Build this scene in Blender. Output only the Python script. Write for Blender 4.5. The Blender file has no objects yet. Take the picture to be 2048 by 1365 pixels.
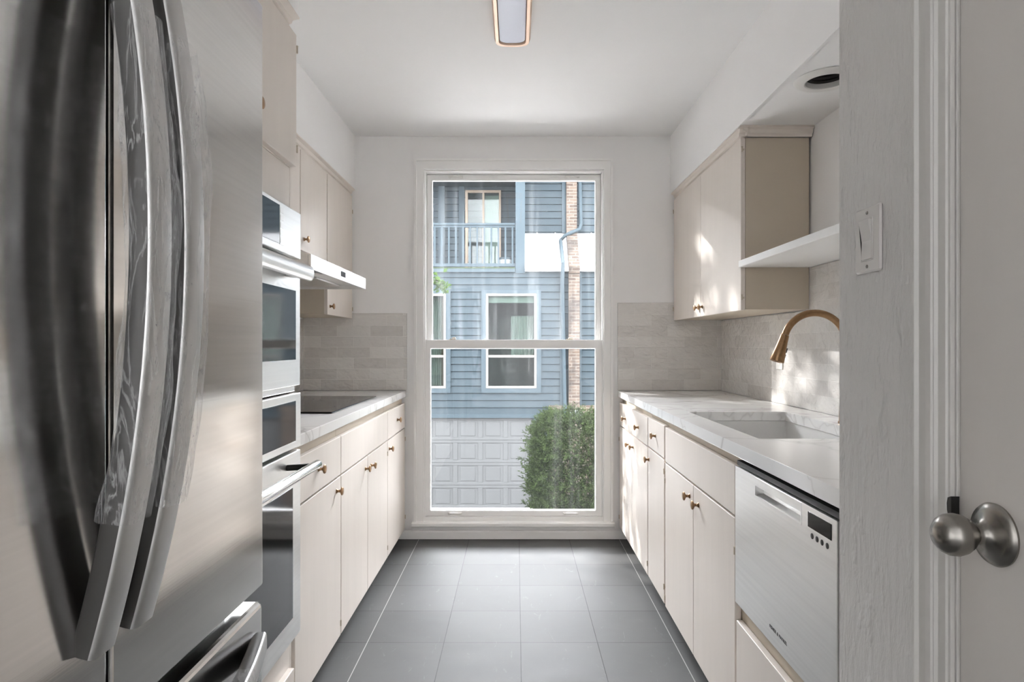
import bpy, bmesh, math, random
from mathutils import Vector, Matrix, noise

random.seed(7)
S = bpy.context.scene
C = S.collection
PI = math.pi

# ------------------------------------------------------------------ materials
def srgb(r, g, b):
    def f(c):
        c /= 255.0
        return c / 12.92 if c <= 0.04045 else ((c + 0.055) / 1.055) ** 2.4
    return (f(r), f(g), f(b), 1.0)

class NT:
    def __init__(self, name):
        self.m = bpy.data.materials.new(name)
        self.m.use_nodes = True
        self.t = self.m.node_tree
        self.t.nodes.clear()
        self.out = self.n('ShaderNodeOutputMaterial')
    def n(self, typ, **kw):
        nd = self.t.nodes.new(typ)
        for k, v in kw.items():
            if k.startswith('i_'):
                nd.inputs[k[2:].replace('_', ' ')].default_value = v
            else:
                setattr(nd, k, v)
        return nd
    def l(self, a, b):
        self.t.links.new(a, b)
    def coord(self, scale=(1, 1, 1), swap=None, loc=(0, 0, 0)):
        tc = self.n('ShaderNodeTexCoord')
        src = tc.outputs['Object']
        if swap:
            sx = self.n('ShaderNodeSeparateXYZ'); self.l(src, sx.inputs[0])
            cb = self.n('ShaderNodeCombineXYZ')
            for k, ax in enumerate(swap):
                if ax in 'XYZ':
                    self.l(sx.outputs[ax], cb.inputs[k])
            src = cb.outputs[0]
        mp = self.n('ShaderNodeMapping')
        mp.inputs['Scale'].default_value = scale
        mp.inputs['Location'].default_value = loc
        self.l(src, mp.inputs[0])
        return mp.outputs[0]
    def noise(self, vec, scale=5, detail=4, rough=.5, dist=0.0):
        nd = self.n('ShaderNodeTexNoise')
        nd.inputs['Scale'].default_value = scale
        nd.inputs['Detail'].default_value = detail
        nd.inputs['Roughness'].default_value = rough
        nd.inputs['Distortion'].default_value = dist
        self.l(vec, nd.inputs['Vector'])
        return nd.outputs['Fac']
    def ramp(self, fac, stops):
        r = self.n('ShaderNodeValToRGB')
        e = r.color_ramp.elements
        while len(e) < len(stops):
            e.new(.5)
        for k, (p, c) in enumerate(stops):
            e[k].position = p
            e[k].color = c if len(c) == 4 else (*c, 1)
        self.l(fac, r.inputs[0])
        return r.outputs[0]
    def mixc(self, fac, a, b, mode='MIX'):
        m = self.n('ShaderNodeMix', data_type='RGBA', blend_type=mode)
        for sock, v in ((m.inputs[0], fac), (m.inputs[6], a), (m.inputs[7], b)):
            if hasattr(v, 'links'):
                self.l(v, sock)
            else:
                sock.default_value = v
        return m.outputs[2]
    def math(self, op, a, b=0.0, c=0.0):
        m = self.n('ShaderNodeMath', operation=op)
        for k, v in enumerate((a, b, c)):
            if hasattr(v, 'links'):
                self.l(v, m.inputs[k])
            else:
                m.inputs[k].default_value = v
        return m.outputs[0]
    def bump(self, h, strength=.2, dist=.01):
        b = self.n('ShaderNodeBump')
        b.inputs['Strength'].default_value = strength
        b.inputs['Distance'].default_value = dist
        self.l(h, b.inputs['Height'])
        return b.outputs[0]
    def pbr(self, col=(.8, .8, .8, 1), rough=.5, metal=0.0, normal=None, spec=None, aniso=None, **kw):
        p = self.n('ShaderNodeBsdfPrincipled')
        for nm, v in (('Base Color', col), ('Roughness', rough), ('Metallic', metal)):
            if hasattr(v, 'links'):
                self.l(v, p.inputs[nm])
            else:
                p.inputs[nm].default_value = v
        if normal is not None:
            self.l(normal, p.inputs['Normal'])
        if spec is not None:
            p.inputs['Specular IOR Level'].default_value = spec
        for k, v in kw.items():
            p.inputs[k.replace('_', ' ')].default_value = v
        self.l(p.outputs[0], self.out.inputs[0])
        return p

M = {}
def simple(name, col, rough=.5, metal=0.0, bscale=0, bstr=.1, bstretch=(1, 1, 1), var=.04, vscale=3, spec=None):
    t = NT(name)
    v = t.coord(bstretch)
    n1 = t.noise(v, vscale, 3)
    lo = tuple(c * (1 - var) for c in col[:3]) + (1,)
    hi = tuple(min(1, c * (1 + var)) for c in col[:3]) + (1,)
    c = t.ramp(n1, [(.3, lo), (.7, hi)])
    nrm = None
    if bscale:
        nrm = t.bump(t.noise(v, bscale, 5), bstr, .004)
    t.pbr(c, rough, metal, nrm, spec)
    M[name] = t.m
    return t.m

simple('white_wall', srgb(238, 237, 236), .65, bscale=60, bstr=.05, var=.012)
simple('ceiling_paint', srgb(230, 229, 228), .75, bscale=90, bstr=.06, var=.01)
simple('trim_paint', srgb(240, 239, 237), .35, bscale=30, bstr=.04, var=.012)
simple('casing_paint', srgb(198, 195, 190), .36, bscale=30, bstr=.05, var=.012)
simple('vinyl', srgb(240, 239, 237), .35, var=.012)
simple('cream', srgb(222, 213, 204), .42, bscale=14, bstr=.10, bstretch=(6, 6, .6), var=.02)
simple('cream_inner', srgb(196, 184, 166), .5, bscale=20, bstr=.1, var=.03)
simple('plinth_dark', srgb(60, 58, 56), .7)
simple('brass', srgb(158, 128, 98), .34, 1.0, var=.1, vscale=60)
simple('hinge_metal', srgb(196, 184, 166), .4, .35)
simple('rose_gold', srgb(220, 190, 166), .42, .35, var=.08, vscale=12)
simple('diffuser', srgb(214, 218, 232), .4, var=.005)
simple('dark_metal', srgb(58, 57, 56), .4, .8)
simple('nickel', srgb(150, 146, 140), .27, 1.0, var=.05)
simple('handle_side', srgb(66, 64, 62), .38, .3)
simple('black', srgb(18, 18, 18), .5)
simple('black_gloss', srgb(12, 12, 13), .06)
simple('plastic_white', srgb(228, 226, 222), .3, var=.01)
simple('switch_plastic', srgb(206, 202, 197), .3, var=.01)
simple('lettering_ink', srgb(30, 30, 32), .5)
simple('sink_white', srgb(224, 223, 221), .28, var=.015)
simple('house_trim', (.0085, .0128, .0154, 1), .8, var=.05, vscale=2, spec=.1)
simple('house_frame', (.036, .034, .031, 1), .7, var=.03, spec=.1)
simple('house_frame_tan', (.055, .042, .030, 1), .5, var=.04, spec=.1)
simple('curtain', (.10, .105, .095, 1), .8, var=.05)
simple('curtain_tan', (.06, .043, .018, 1), .8, var=.05)
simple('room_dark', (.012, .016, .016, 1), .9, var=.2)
simple('garage_white', (.0222, .0228, .0228, 1), .8, var=.02, vscale=1.5, spec=.1)
simple('moss', (.006, .0095, .003, 1), .9, bscale=40, bstr=.5, var=.3, vscale=20, spec=.1)
simple('bark', (.012, .009, .007, 1), .9, bscale=18, bstr=.6, bstretch=(1, 1, .25), var=.25, spec=.1)
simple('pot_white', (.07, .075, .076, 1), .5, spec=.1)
simple('pavement', (.27, .26, .25, 1), .9, bscale=30, bstr=.3, var=.15, vscale=4)
simple('roof_metal', (.15, .15, .15, 1), .6, var=.02, spec=.1)
simple('door_paint', srgb(196, 191, 185), .34, bscale=10, bstr=.10, bstretch=(4, 4, .5), var=.02)

def steel(name, col, rough, stretch, bstr=.05):
    t = NT(name)
    v = t.coord(stretch)
    n1 = t.noise(v, 40, 4)
    c = t.ramp(n1, [(.3, tuple(x * .96 for x in col[:3])), (.7, tuple(min(1, x * 1.03) for x in col[:3]))])
    big = t.noise(t.coord((1, 1, .5)), 2.2, 2)
    r = t.math('MULTIPLY_ADD', big, .08, rough - .04)
    nb = t.bump(n1, bstr, .001)
    t.pbr(c, r, 1.0, nb)
    M[name] = t.m
steel('fridge_steel', srgb(214, 213, 211), .13, (1, .04, 4), .03)
steel('steel', srgb(228, 227, 225), .36, (1, .05, 3), .03)
steel('bright_steel', srgb(232, 232, 231), .38, (1, .05, 3), .02)
steel('handle_steel', srgb(196, 195, 193), .42, (1, 1, 1), .01)
steel('chrome', srgb(225, 224, 222), .16, (1, 1, 1), .01)

def gold():
    t = NT('faucet_bronze')
    n1 = t.noise(t.coord((1, 8, 1)), 80, 3)
    c = t.ramp(n1, [(.3, srgb(148, 117, 86)), (.7, srgb(166, 134, 102))])
    t.pbr(c, .28, 1.0)
    M['faucet_bronze'] = t.m
gold()

def near_wall():
    t = NT('brushed_wall')
    v = t.coord((1, 1, .28))
    a = t.noise(v, 55, 5, .6, .3)
    v2 = t.coord((1, 1, .6))
    b = t.noise(v2, 22, 3, .5)
    blob = t.ramp(b, [(.55, (0, 0, 0)), (.72, (1, 1, 1))])
    h = t.math('ADD', t.math('MULTIPLY', a, .6), t.math('MULTIPLY', blob, .5))
    t.pbr(srgb(205, 202, 198), .5, 0, t.bump(h, .9, .010))
    M['brushed_wall'] = t.m
near_wall()

def floor_mat():
    t = NT('floor_tile')
    X0, Y0, W = .019, 3.85, .3095
    v = t.coord((1, 1, 1), loc=(-X0 + 20 * W, -Y0 + 40 * W, 0))
    br = t.n('ShaderNodeTexBrick', offset=0.0, squash=1.0)
    br.inputs['Scale'].default_value = 1.0
    br.inputs['Brick Width'].default_value = W
    br.inputs['Row Height'].default_value = W
    br.inputs['Mortar Size'].default_value = .0016
    br.inputs['Mortar Smooth'].default_value = .1
    br.inputs['Bias'].default_value = 0
    br.inputs['Color1'].default_value = srgb(90, 90, 89)
    br.inputs['Color2'].default_value = srgb(95, 95, 94)
    br.inputs['Mortar'].default_value = srgb(44, 43, 43)
    t.l(v, br.inputs['Vector'])
    v2 = t.coord((1, 1.6, 1))
    n1 = t.noise(v2, 3.2, 6, .62, .6)
    c = t.mixc(t.ramp(n1, [(.35, (0, 0, 0)), (.75, (.5, .5, .5))]), br.outputs['Color'], srgb(106, 106, 105))
    # pale scuffs
    v3 = t.coord((1, .35, 1))
    sc = t.ramp(t.noise(v3, 26, 5, .7, 1.2), [(.62, (0, 0, 0)), (.74, (.35, .35, .35))])
    c = t.mixc(sc, c, srgb(140, 140, 139))
    # the two outer joints hold white grout
    sx = t.n('ShaderNodeSeparateXYZ')
    tc = t.n('ShaderNodeTexCoord'); t.l(tc.outputs['Object'], sx.inputs[0])
    ax = t.math('ABSOLUTE', t.math('SUBTRACT', sx.outputs['X'], X0))
    d = t.math('ABSOLUTE', t.math('SUBTRACT', ax, 2 * W))
    wl = t.math('LESS_THAN', d, .0018)
    c = t.mixc(wl, c, srgb(170, 168, 165))
    rg = t.math('MULTIPLY_ADD', n1, .2, .42)
    hb = t.math('ADD', t.math('MULTIPLY', br.outputs['Fac'], -1.0), t.math('MULTIPLY', n1, .2))
    t.pbr(c, rg, 0, t.bump(hb, .18, .003), spec=.10)
    M['floor_tile'] = t.m
floor_mat()

def tile_mat(name, swap, off):
    t = NT(name)
    v = t.coord((1, 1, 1), swap=swap, loc=(off + 10, -.921 + 5 * .066 * 2, 0))
    br = t.n('ShaderNodeTexBrick', offset=0.5, offset_frequency=2, squash=1.0)
    br.inputs['Scale'].default_value = 1.0
    br.inputs['Brick Width'].default_value = .204
    br.inputs['Row Height'].default_value = .0662
    br.inputs['Mortar Size'].default_value = .0010
    br.inputs['Mortar Smooth'].default_value = .2
    br.inputs['Bias'].default_value = -.1
    br.inputs['Color1'].default_value = srgb(222, 219, 215)
    br.inputs['Color2'].default_value = srgb(204, 200, 196)
    br.inputs['Mortar'].default_value = srgb(236, 233, 229)
    t.l(v, br.inputs['Vector'])
    v2 = t.coord((1, 1, 1.8))
    n1 = t.noise(v2, 16, 4, .55, .8)
    c = t.mixc(t.ramp(n1, [(.3, (0, 0, 0)), (.75, (.35, .35, .35))]), br.outputs['Color'], srgb(230, 227, 223))
    wav = t.noise(v2, 20, 3, .5, .7)
    h = t.math('ADD', t.math('MULTIPLY', wav, .8), t.math('MULTIPLY', br.outputs['Fac'], -.35))
    t.pbr(c, .13, 0, t.bump(h, .9, .008))
    M[name] = t.m
tile_mat('glazed_tile_x', 'XZ_', .08)
tile_mat('glazed_tile_y', 'YZ_', .02)

def quartz():
    t = NT('quartz')
    v = t.coord((1, .8, 1))
    n1 = t.noise(v, 1.5, 4, .5, 1.2)
    vein = t.math('ABSOLUTE', t.math('SUBTRACT', n1, .5))
    m1 = t.ramp(vein, [(0.0, (.35, .35, .35)), (.010, (.06, .06, .06)), (.03, (0, 0, 0))])
    n2 = t.noise(t.coord((1, 1.2, 1), loc=(3, 1, 2)), .9, 4, .5, 1.6)
    vein2 = t.math('ABSOLUTE', t.math('SUBTRACT', n2, .47))
    m2 = t.ramp(vein2, [(0.0, (.45, .45, .45)), (.008, (.08, .08, .08)), (.04, (0, 0, 0))])
    c = t.mixc(m1, srgb(238, 237, 235), srgb(176, 172, 168))
    c = t.mixc(m2, c, srgb(160, 156, 152))
    t.pbr(c, .14)
    M['quartz'] = t.m
quartz()

def brick(name, c1, c2, mo, bw, bh, ms):
    t = NT(name)
    v = t.coord((1, 1, 1), swap='XZ_', loc=(20, 20, 0))
    br = t.n('ShaderNodeTexBrick', offset=.5)
    br.inputs['Scale'].default_value = 1.0
    br.inputs['Brick Width'].default_value = bw
    br.inputs['Row Height'].default_value = bh
    br.inputs['Mortar Size'].default_value = ms
    br.inputs['Color1'].default_value = c1
    br.inputs['Color2'].default_value = c2
    br.inputs['Mortar'].default_value = mo
    t.l(v, br.inputs['Vector'])
    n1 = t.noise(t.coord((1, 1, .6)), 2.1, 5, .6)
    st = t.ramp(n1, [(.50, (0, 0, 0)), (.62, (.7, .7, .7))])
    c = t.mixc(st, br.outputs['Color'], (.006, .005, .0045, 1))
    t.pbr(c, .9, 0, t.bump(t.math('MULTIPLY', br.outputs['Fac'], -1), .4, .01), spec=.1)
    M[name] = t.m
brick('house_brick', (.027, .0195, .0145, 1), (.0135, .0092, .0070, 1), (.034, .029, .024, 1), .21, .075, .011)

def siding_mat():
    t = NT('siding')
    n1 = t.noise(t.coord((.25, 1, 4)), 6, 5, .6)
    c = t.ramp(n1, [(.3, (.0058, .0089, .0108, 1)), (.7, (.0070, .0105, .0126, 1))])
    n2 = t.noise(t.coord((1, 1, 1)), .6, 3)
    c = t.mixc(t.ramp(n2, [(.4, (0, 0, 0)), (.8, (.3, .3, .3))]), c, (.0082, .0115, .0132, 1))
    t.pbr(c, .85, spec=.1)
    M['siding'] = t.m
siding_mat()

def leaf_mat(name, cols, trans=.35):
    t = NT(name)
    n1 = t.noise(t.coord(), 7, 3, .7)
    c = t.ramp(n1, [(.25, cols[0]), (.5, cols[1]), (.8, cols[2])])
    d = t.n('ShaderNodeBsdfDiffuse'); t.l(c, d.inputs[0])
    tr = t.n('ShaderNodeBsdfTranslucent'); t.l(c, tr.inputs[0])
    mx = t.n('ShaderNodeMixShader'); mx.inputs[0].default_value = trans
    t.l(d.outputs[0], mx.inputs[1]); t.l(tr.outputs[0], mx.inputs[2])
    t.l(mx.outputs[0], t.out.inputs[0])
    M[name] = t.m
leaf_mat('shrub_leaf', [(.006, .009, .004, 1), (.0115, .0165, .0065, 1), (.023, .034, .011, 1)])
leaf_mat('tree_leaf', [(.010, .020, .004, 1), (.018, .032, .007, 1), (.032, .050, .012, 1)], .5)

def glass_mat(name, dirt=.12, tint=(1, 1, 1, 1), haze=.003):
    t = NT(name)
    tr = t.n('ShaderNodeBsdfTransparent'); tr.inputs[0].default_value = tint
    gl = t.n('ShaderNodeBsdfGlossy'); gl.inputs['Roughness'].default_value = .02
    fr = t.n('ShaderNodeFresnel'); fr.inputs[0].default_value = 1.35 if dirt else 1.22
    mx = t.n('ShaderNodeMixShader')
    t.l(fr.outputs[0], mx.inputs[0]); t.l(tr.outputs[0], mx.inputs[1]); t.l(gl.outputs[0], mx.inputs[2])
    if dirt > 0:
        df = t.n('ShaderNodeBsdfTranslucent'); df.inputs[0].default_value = (.9, .92, .93, 1)
        d2 = t.n('ShaderNodeBsdfDiffuse'); d2.inputs[0].default_value = (.9, .92, .93, 1)
        ad = t.n('ShaderNodeMixShader'); ad.inputs[0].default_value = .5
        t.l(df.outputs[0], ad.inputs[1]); t.l(d2.outputs[0], ad.inputs[2])
        a = t.ramp(t.noise(t.coord((6, 1, .22)), 2.6, 5, .6), [(.50, (0, 0, 0)), (.8, (dirt,) * 3)])
        b = t.ramp(t.noise(t.coord((1, 1, 1)), 120, 2, .5), [(.70, (0, 0, 0)), (.76, (.3, .3, .3))])
        sx = t.n('ShaderNodeSeparateXYZ'); tc = t.n('ShaderNodeTexCoord'); t.l(tc.outputs['Object'], sx.inputs[0])
        hi = t.n('ShaderNodeMapRange'); hi.inputs[1].default_value = 1.75; hi.inputs[2].default_value = 2.25
        t.l(sx.outputs['Z'], hi.inputs[0])
        bb = t.math('MULTIPLY', b, hi.outputs[0])
        fac = t.math('ADD', t.math('ADD', a, bb), haze)
        m2 = t.n('ShaderNodeMixShader')
        t.l(fac, m2.inputs[0]); t.l(mx.outputs[0], m2.inputs[1]); t.l(ad.outputs[0], m2.inputs[2])
        t.l(m2.outputs[0], t.out.inputs[0])
    else:
        t.l(mx.outputs[0], t.out.inputs[0])
    M[name] = t.m
glass_mat('window_glass', .016, haze=.004)
glass_mat('hazy_glass', .055, haze=.010)
glass_mat('house_glass', 0.0, (.62, .68, .66, 1))

def film_mat():
    t = NT('plastic_film')
    tr = t.n('ShaderNodeBsdfTransparent'); tr.inputs[0].default_value = (.97, .97, .97, 1)
    p = t.n('ShaderNodeBsdfPrincipled')
    p.inputs['Base Color'].default_value = (.85, .85, .85, 1)
    p.inputs['Roughness'].default_value = .12
    p.inputs['Specular IOR Level'].default_value = .8
    nz = t.noise(t.coord((1, 1, .13)), 62, 5, .6, .8)
    t.l(t.bump(nz, .7, .010), p.inputs['Normal'])
    lw = t.n('ShaderNodeLayerWeight'); lw.inputs[0].default_value = .35
    cre = t.ramp(nz, [(.50, (.02,) * 3), (.53, (.26,) * 3), (.56, (.02,) * 3)])
    cre2 = t.ramp(nz, [(.64, (0,) * 3), (.72, (.34,) * 3)])
    fac = t.math('ADD', t.math('MULTIPLY', lw.outputs['Facing'], .24), t.math('ADD', cre, cre2))
    mx = t.n('ShaderNodeMixShader')
    t.l(fac, mx.inputs[0]); t.l(tr.outputs[0], mx.inputs[1]); t.l(p.outputs[0], mx.inputs[2])
    t.l(mx.outputs[0], t.out.inputs[0])
    M['plastic_film'] = t.m
film_mat()

# ------------------------------------------------------------------ mesh builder
class MB:
    def __init__(self):
        self.v = []
        self.f = []
    def box(self, x0, x1, y0, y1, z0, z1):
        b = len(self.v)
        x0, x1 = min(x0, x1), max(x0, x1); y0, y1 = min(y0, y1), max(y0, y1); z0, z1 = min(z0, z1), max(z0, z1)
        self.v += [(x0, y0, z0), (x1, y0, z0), (x1, y1, z0), (x0, y1, z0), (x0, y0, z1), (x1, y0, z1), (x1, y1, z1), (x0, y1, z1)]
        self.f += [tuple(b + i for i in q) for q in ((3, 2, 1, 0), (4, 5, 6, 7), (0, 1, 5, 4), (1, 2, 6, 5), (2, 3, 7, 6), (3, 0, 4, 7))]
        return self
    def prism(self, prof, axis, a0, a1):
        """prof: 2D points; axis 'x': (y,z), 'y': (x,z), 'z': (x,y)"""
        b = len(self.v); n = len(prof)
        for a in (a0, a1):
            for p, q in prof:
                self.v.append((a, p, q) if axis == 'x' else (p, a, q) if axis == 'y' else (p, q, a))
        self.f.append(tuple(b + i for i in range(n)))
        self.f.append(tuple(b + n + i for i in reversed(range(n))))
        for i in range(n):
            j = (i + 1) % n
            self.f.append((b + i, b + n + i, b + n + j, b + j))
        return self
    def rings(self, rings, cap=True, closed=True):
        b = len(self.v); n = len(rings[0])
        for r in rings:
            self.v += [tuple(p) for p in r]
        for k in range(len(rings) - 1):
            for i in range(n if closed else n - 1):
                j = (i + 1) % n
                self.f.append((b + k * n + i, b + k * n + j, b + (k + 1) * n + j, b + (k + 1) * n + i))
        if cap:
            self.f.append(tuple(b + i for i in reversed(range(n))))
            self.f.append(tuple(b + (len(rings) - 1) * n + i for i in range(n)))
        return self
    def tube(self, pts, rad, seg=12, cap=True):
        pts = [Vector(p) for p in pts]
        if not isinstance(rad, (list, tuple)):
            rad = [rad] * len(pts)
        t0 = (pts[1] - pts[0]).normalized()
        up = Vector((0, 0, 1)) if abs(t0.z) < .9 else Vector((1, 0, 0))
        u = t0.cross(up).normalized()
        rs = []
        for k, p in enumerate(pts):
            t = (pts[min(k + 1, len(pts) - 1)] - pts[max(k - 1, 0)]).normalized()
            u = (u - t * u.dot(t)).normalized()
            w = t.cross(u)
            rs.append([p + (u * math.cos(2 * PI * i / seg) + w * math.sin(2 * PI * i / seg)) * rad[k] for i in range(seg)])
        return self.rings(rs, cap)
    def lathe(self, prof, origin, axis, seg=24):
        """prof: (distance along axis, radius)"""
        o = Vector(origin); a = Vector(axis).normalized()
        up = Vector((0, 0, 1)) if abs(a.z) < .9 else Vector((1, 0, 0))
        u = a.cross(up).normalized(); w = a.cross(u)
        rs = [[o + a * d + (u * math.cos(2 * PI * i / seg) + w * math.sin(2 * PI * i / seg)) * max(r, 1e-4) for i in range(seg)] for d, r in prof]
        return self.rings(rs, True)
    def frame(self, axis, a0, a1, o, i):
        """rectangular ring; axis of thickness; o and i = (p0,p1,q0,q1) in the other two axes"""
        def bx(p0, p1, q0, q1):
            if axis == 'x': self.box(a0, a1, p0, p1, q0, q1)
            elif axis == 'y': self.box(p0, p1, a0, a1, q0, q1)
            else: self.box(p0, p1, q0, q1, a0, a1)
        # one closed ring mesh
        b = len(self.v)
        def P(a, p, q): return (a, p, q) if axis == 'x' else (p, a, q) if axis == 'y' else (p, q, a)
        for a in (a0, a1):
            for (p0, p1, q0, q1) in (o, i):
                self.v += [P(a, p0, q0), P(a, p1, q0), P(a, p1, q1), P(a, p0, q1)]
        for k in range(4):
            j = (k + 1) % 4
            self.f += [(b + k, b + j, b + 4 + j, b + 4 + k), (b + 8 + j, b + 8 + k, b + 12 + k, b + 12 + j),
                       (b + j, b + k, b + 8 + k, b + 8 + j), (b + 4 + k, b + 4 + j, b + 12 + j, b + 12 + k)]
        return self
    def mesh(self, name, smooth=False, recalc=True):
        me = bpy.data.meshes.new(name)
        me.from_pydata(self.v, [], self.f)
        if recalc:
            bm = bmesh.new(); bm.from_mesh(me)
            bmesh.ops.recalc_face_normals(bm, faces=bm.faces)
            bm.to_mesh(me); bm.free()
        if smooth:
            me.polygons.foreach_set('use_smooth', [True] * len(me.polygons))
            me.set_sharp_from_angle(angle=math.radians(38))
        me.update()
        return me

def link(name, me, mat=None, parent=None, loc=None):
    o = bpy.data.objects.new(name, me)
    C.objects.link(o)
    if mat is not None and me is not None and not me.materials:
        me.materials.append(M[mat])
    if loc is not None:
        o.location = loc
    if parent is not None:
        o.parent = parent
        pw = parent.get('_w', (0, 0, 0))
        o.matrix_parent_inverse = Matrix.Translation((-pw[0], -pw[1], -pw[2]))
    return o

def bev(o, w, seg=2):
    md = o.modifiers.new('bevel', 'BEVEL')
    md.width = w; md.segments = seg; md.limit_method = 'ANGLE'; md.angle_limit = math.radians(40)
    return o

def part(name, mb, mat, parent, bevel=0.0, smooth=False, seg=2, label=None, recalc=True):
    o = link(name, mb.mesh(name, smooth, recalc), mat, parent)
    if bevel:
        bev(o, bevel, seg)
    if label:
        o['label'] = label
    return o

def thing(name, label, cat, loc, group=None):
    o = bpy.data.objects.new(name, None)
    C.objects.link(o)
    o.empty_display_size = .05
    o.location = loc
    WORLD[o.name] = loc
    o['_w'] = loc
    o['label'] = label; o['category'] = cat
    if group: o['group'] = group
    return o
WORLD = {}

def tag(o, label, cat, group=None):
    o['label'] = label; o['category'] = cat
    if group: o['group'] = group
    return o

def struct(name, mb, mat, bevel=0.0, smooth=False, parent=None):
    o = link(name, mb.mesh(name, smooth), mat, parent)
    if bevel: bev(o, bevel)
    if parent is None: o['kind'] = 'structure'
    return o

def box(*a): return MB().box(*a)

# ------------------------------------------------------------------ dimensions
HC = 2.493             # ceiling height
D = 4.005              # back wall plane
XWL, XWR = -1.32, 1.277
XL, XR = -.684, .637   # base door fronts
CT0, CT1 = .882, .92   # worktop
XN, YN = .615, 1.235   # entry wall plane and its far end

# ------------------------------------------------------------------ room shell
struct('floor', box(-3.2, 3.2, -4.6, D + .2, -.15, 0), 'floor_tile')
struct('ceiling', box(-3.2, 3.2, -4.6, D + .2, HC, HC + .15), 'ceiling_paint')
OP = (-.572, .544, .108, 2.288)
wb = MB()
wb.box(-3.2, OP[0], D, D + .2, 0, HC); wb.box(OP[1], 3.2, D, D + .2, 0, HC)
wb.box(OP[0], OP[1], D, D + .2, 0, OP[2]); wb.box(OP[0], OP[1], D, D + .2, OP[3], HC)
struct('wall_back', wb, 'white_wall')
struct('wall_left', box(XWL - .12, XWL, .1, D, 0, HC), 'white_wall')
struct('wall_right', box(XWR, XWR + .12, YN, D, 0, HC), 'white_wall')
wn = MB()
wn.box(XN, XN + .12, .915, YN, 0, HC)
wn.box(XN + .12, XWR + .12, YN - .12, YN, 0, HC)
wn.box(XN, XN + .12, .10, .915, 2.05, HC)
wn.box(XN, XN + .12, -.9, .10, 0, HC)
o = struct('wall_entry', wn, 'brushed_wall'); bev(o, .004)
struct('wall_closet', box(XN + .5, XN + .6, -.9, YN - .12, 0, HC), 'white_wall')
wr = box(-3.2, 3.2, -4.6, -4.45, 0, HC)
struct('wall_rear', wr, 'white_wall')
struct('wall_side_left', box(-3.2, -3.08, -4.45, .1, 0, HC), 'white_wall')
ws = MB()
ws.box(3.08, 3.2, -4.45, -4.0, 0, HC); ws.box(3.08, 3.2, -1.4, -.9, 0, HC)
ws.box(3.08, 3.2, -4.0, -1.4, 0, .9); ws.box(3.08, 3.2, -4.0, -1.4, 2.1, HC)  # unseen window opening, added and sized to brighten the entry side
struct('wall_side_right', ws, 'white_wall')
struct('wall_divider_left', box(-3.08, XWL, -.02, .1, 0, HC), 'white_wall')
struct('wall_divider_right', box(XN + .12, 3.08, -.9, -.78, 0, HC), 'white_wall')

# soffits
struct('trim_1', box(XWL, -.652, .1, 1.950, 2.185, HC), 'white_wall')          # deep soffit over the tall cabinet
struct('trim_2', box(XWL, -.995, 1.950, D, 2.165, HC), 'white_wall')
hx, hy, hr = 1.095, 2.285, .072
so = MB()
so.box(.955, .957 + .012, YN, D, 2.14, HC)
so.box(.967, XWR, hy + hr, D, 2.14, HC); so.box(.967, XWR, YN, hy - hr, 2.14, HC)
so.box(.967, hx - hr, hy - hr, hy + hr, 2.14, HC); so.box(hx + hr, XWR, hy - hr, hy + hr, 2.14, HC)
struct('trim_3', so, 'white_wall')

# crown mouldings (long runs along the cabinets)
def crown(x, s, y0, y1, z0, z1, d):
    # s = +1 projects towards +x
    pr = [(x, z0), (x + s * .006, z0), (x + s * .008, z0 + (z1 - z0) * .3), (x + s * .016, z0 + (z1 - z0) * .4),
          (x + s * .020, z0 + (z1 - z0) * .72), (x + s * d, z0 + (z1 - z0) * .86), (x + s * d, z1), (x, z1)]
    return MB().prism(pr, 'y', y0, y1)
o = struct('trim_4', crown(-.690, 1, 1.232, 1.945, 2.155, 2.1845, .040), 'cream')
o = struct('trim_5', crown(-1.029, 1, 1.99, D - .004, 2.122, 2.1645, .034), 'cream')
t6 = crown(.992, -1, 2.762, D - .004, 2.098, 2.1395, .034)
t6.prism([(2.79, 2.098), (2.784, 2.098), (2.782, 2.108), (2.776, 2.112), (2.772, 2.126), (2.760, 2.132), (2.760, 2.1395), (2.79, 2.1395)], 'x', .958, XWR - .004)
struct('trim_6', t6, 'cream')

# tiled splashbacks
struct('trim_7', box(XWL + .001, -.674, D - .010, D - .0005, CT1 + .001, 1.398), 'glazed_tile_x', .0015)
struct('trim_8', box(.628, XWR - .001, D - .010, D - .0005, CT1 + .001, 1.463), 'glazed_tile_x', .0015)
sr = MB()
sr.box(XWR - .010, XWR - .0005, 2.796, D - .011, CT1 + .001, 1.350)
sr.box(XWR - .010, XWR - .0005, YN + .002, 2.796, CT1 + .001, 1.534)
struct('trim_9', sr, 'glazed_tile_y')
struct('trim_10', box(XWL + .0005, XWL + .010, 2.005, D - .011, CT1 + .001, 1.36), 'glazed_tile_y')

# baseboard under the window
bb = MB().prism([(D - .0005, .004), (D - .016, .004), (D - .016, .046), (D - .010, .056), (D - .0005, .058)], 'x', -.765, .705)
struct('baseboard_back', bb, 'trim_paint')

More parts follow.
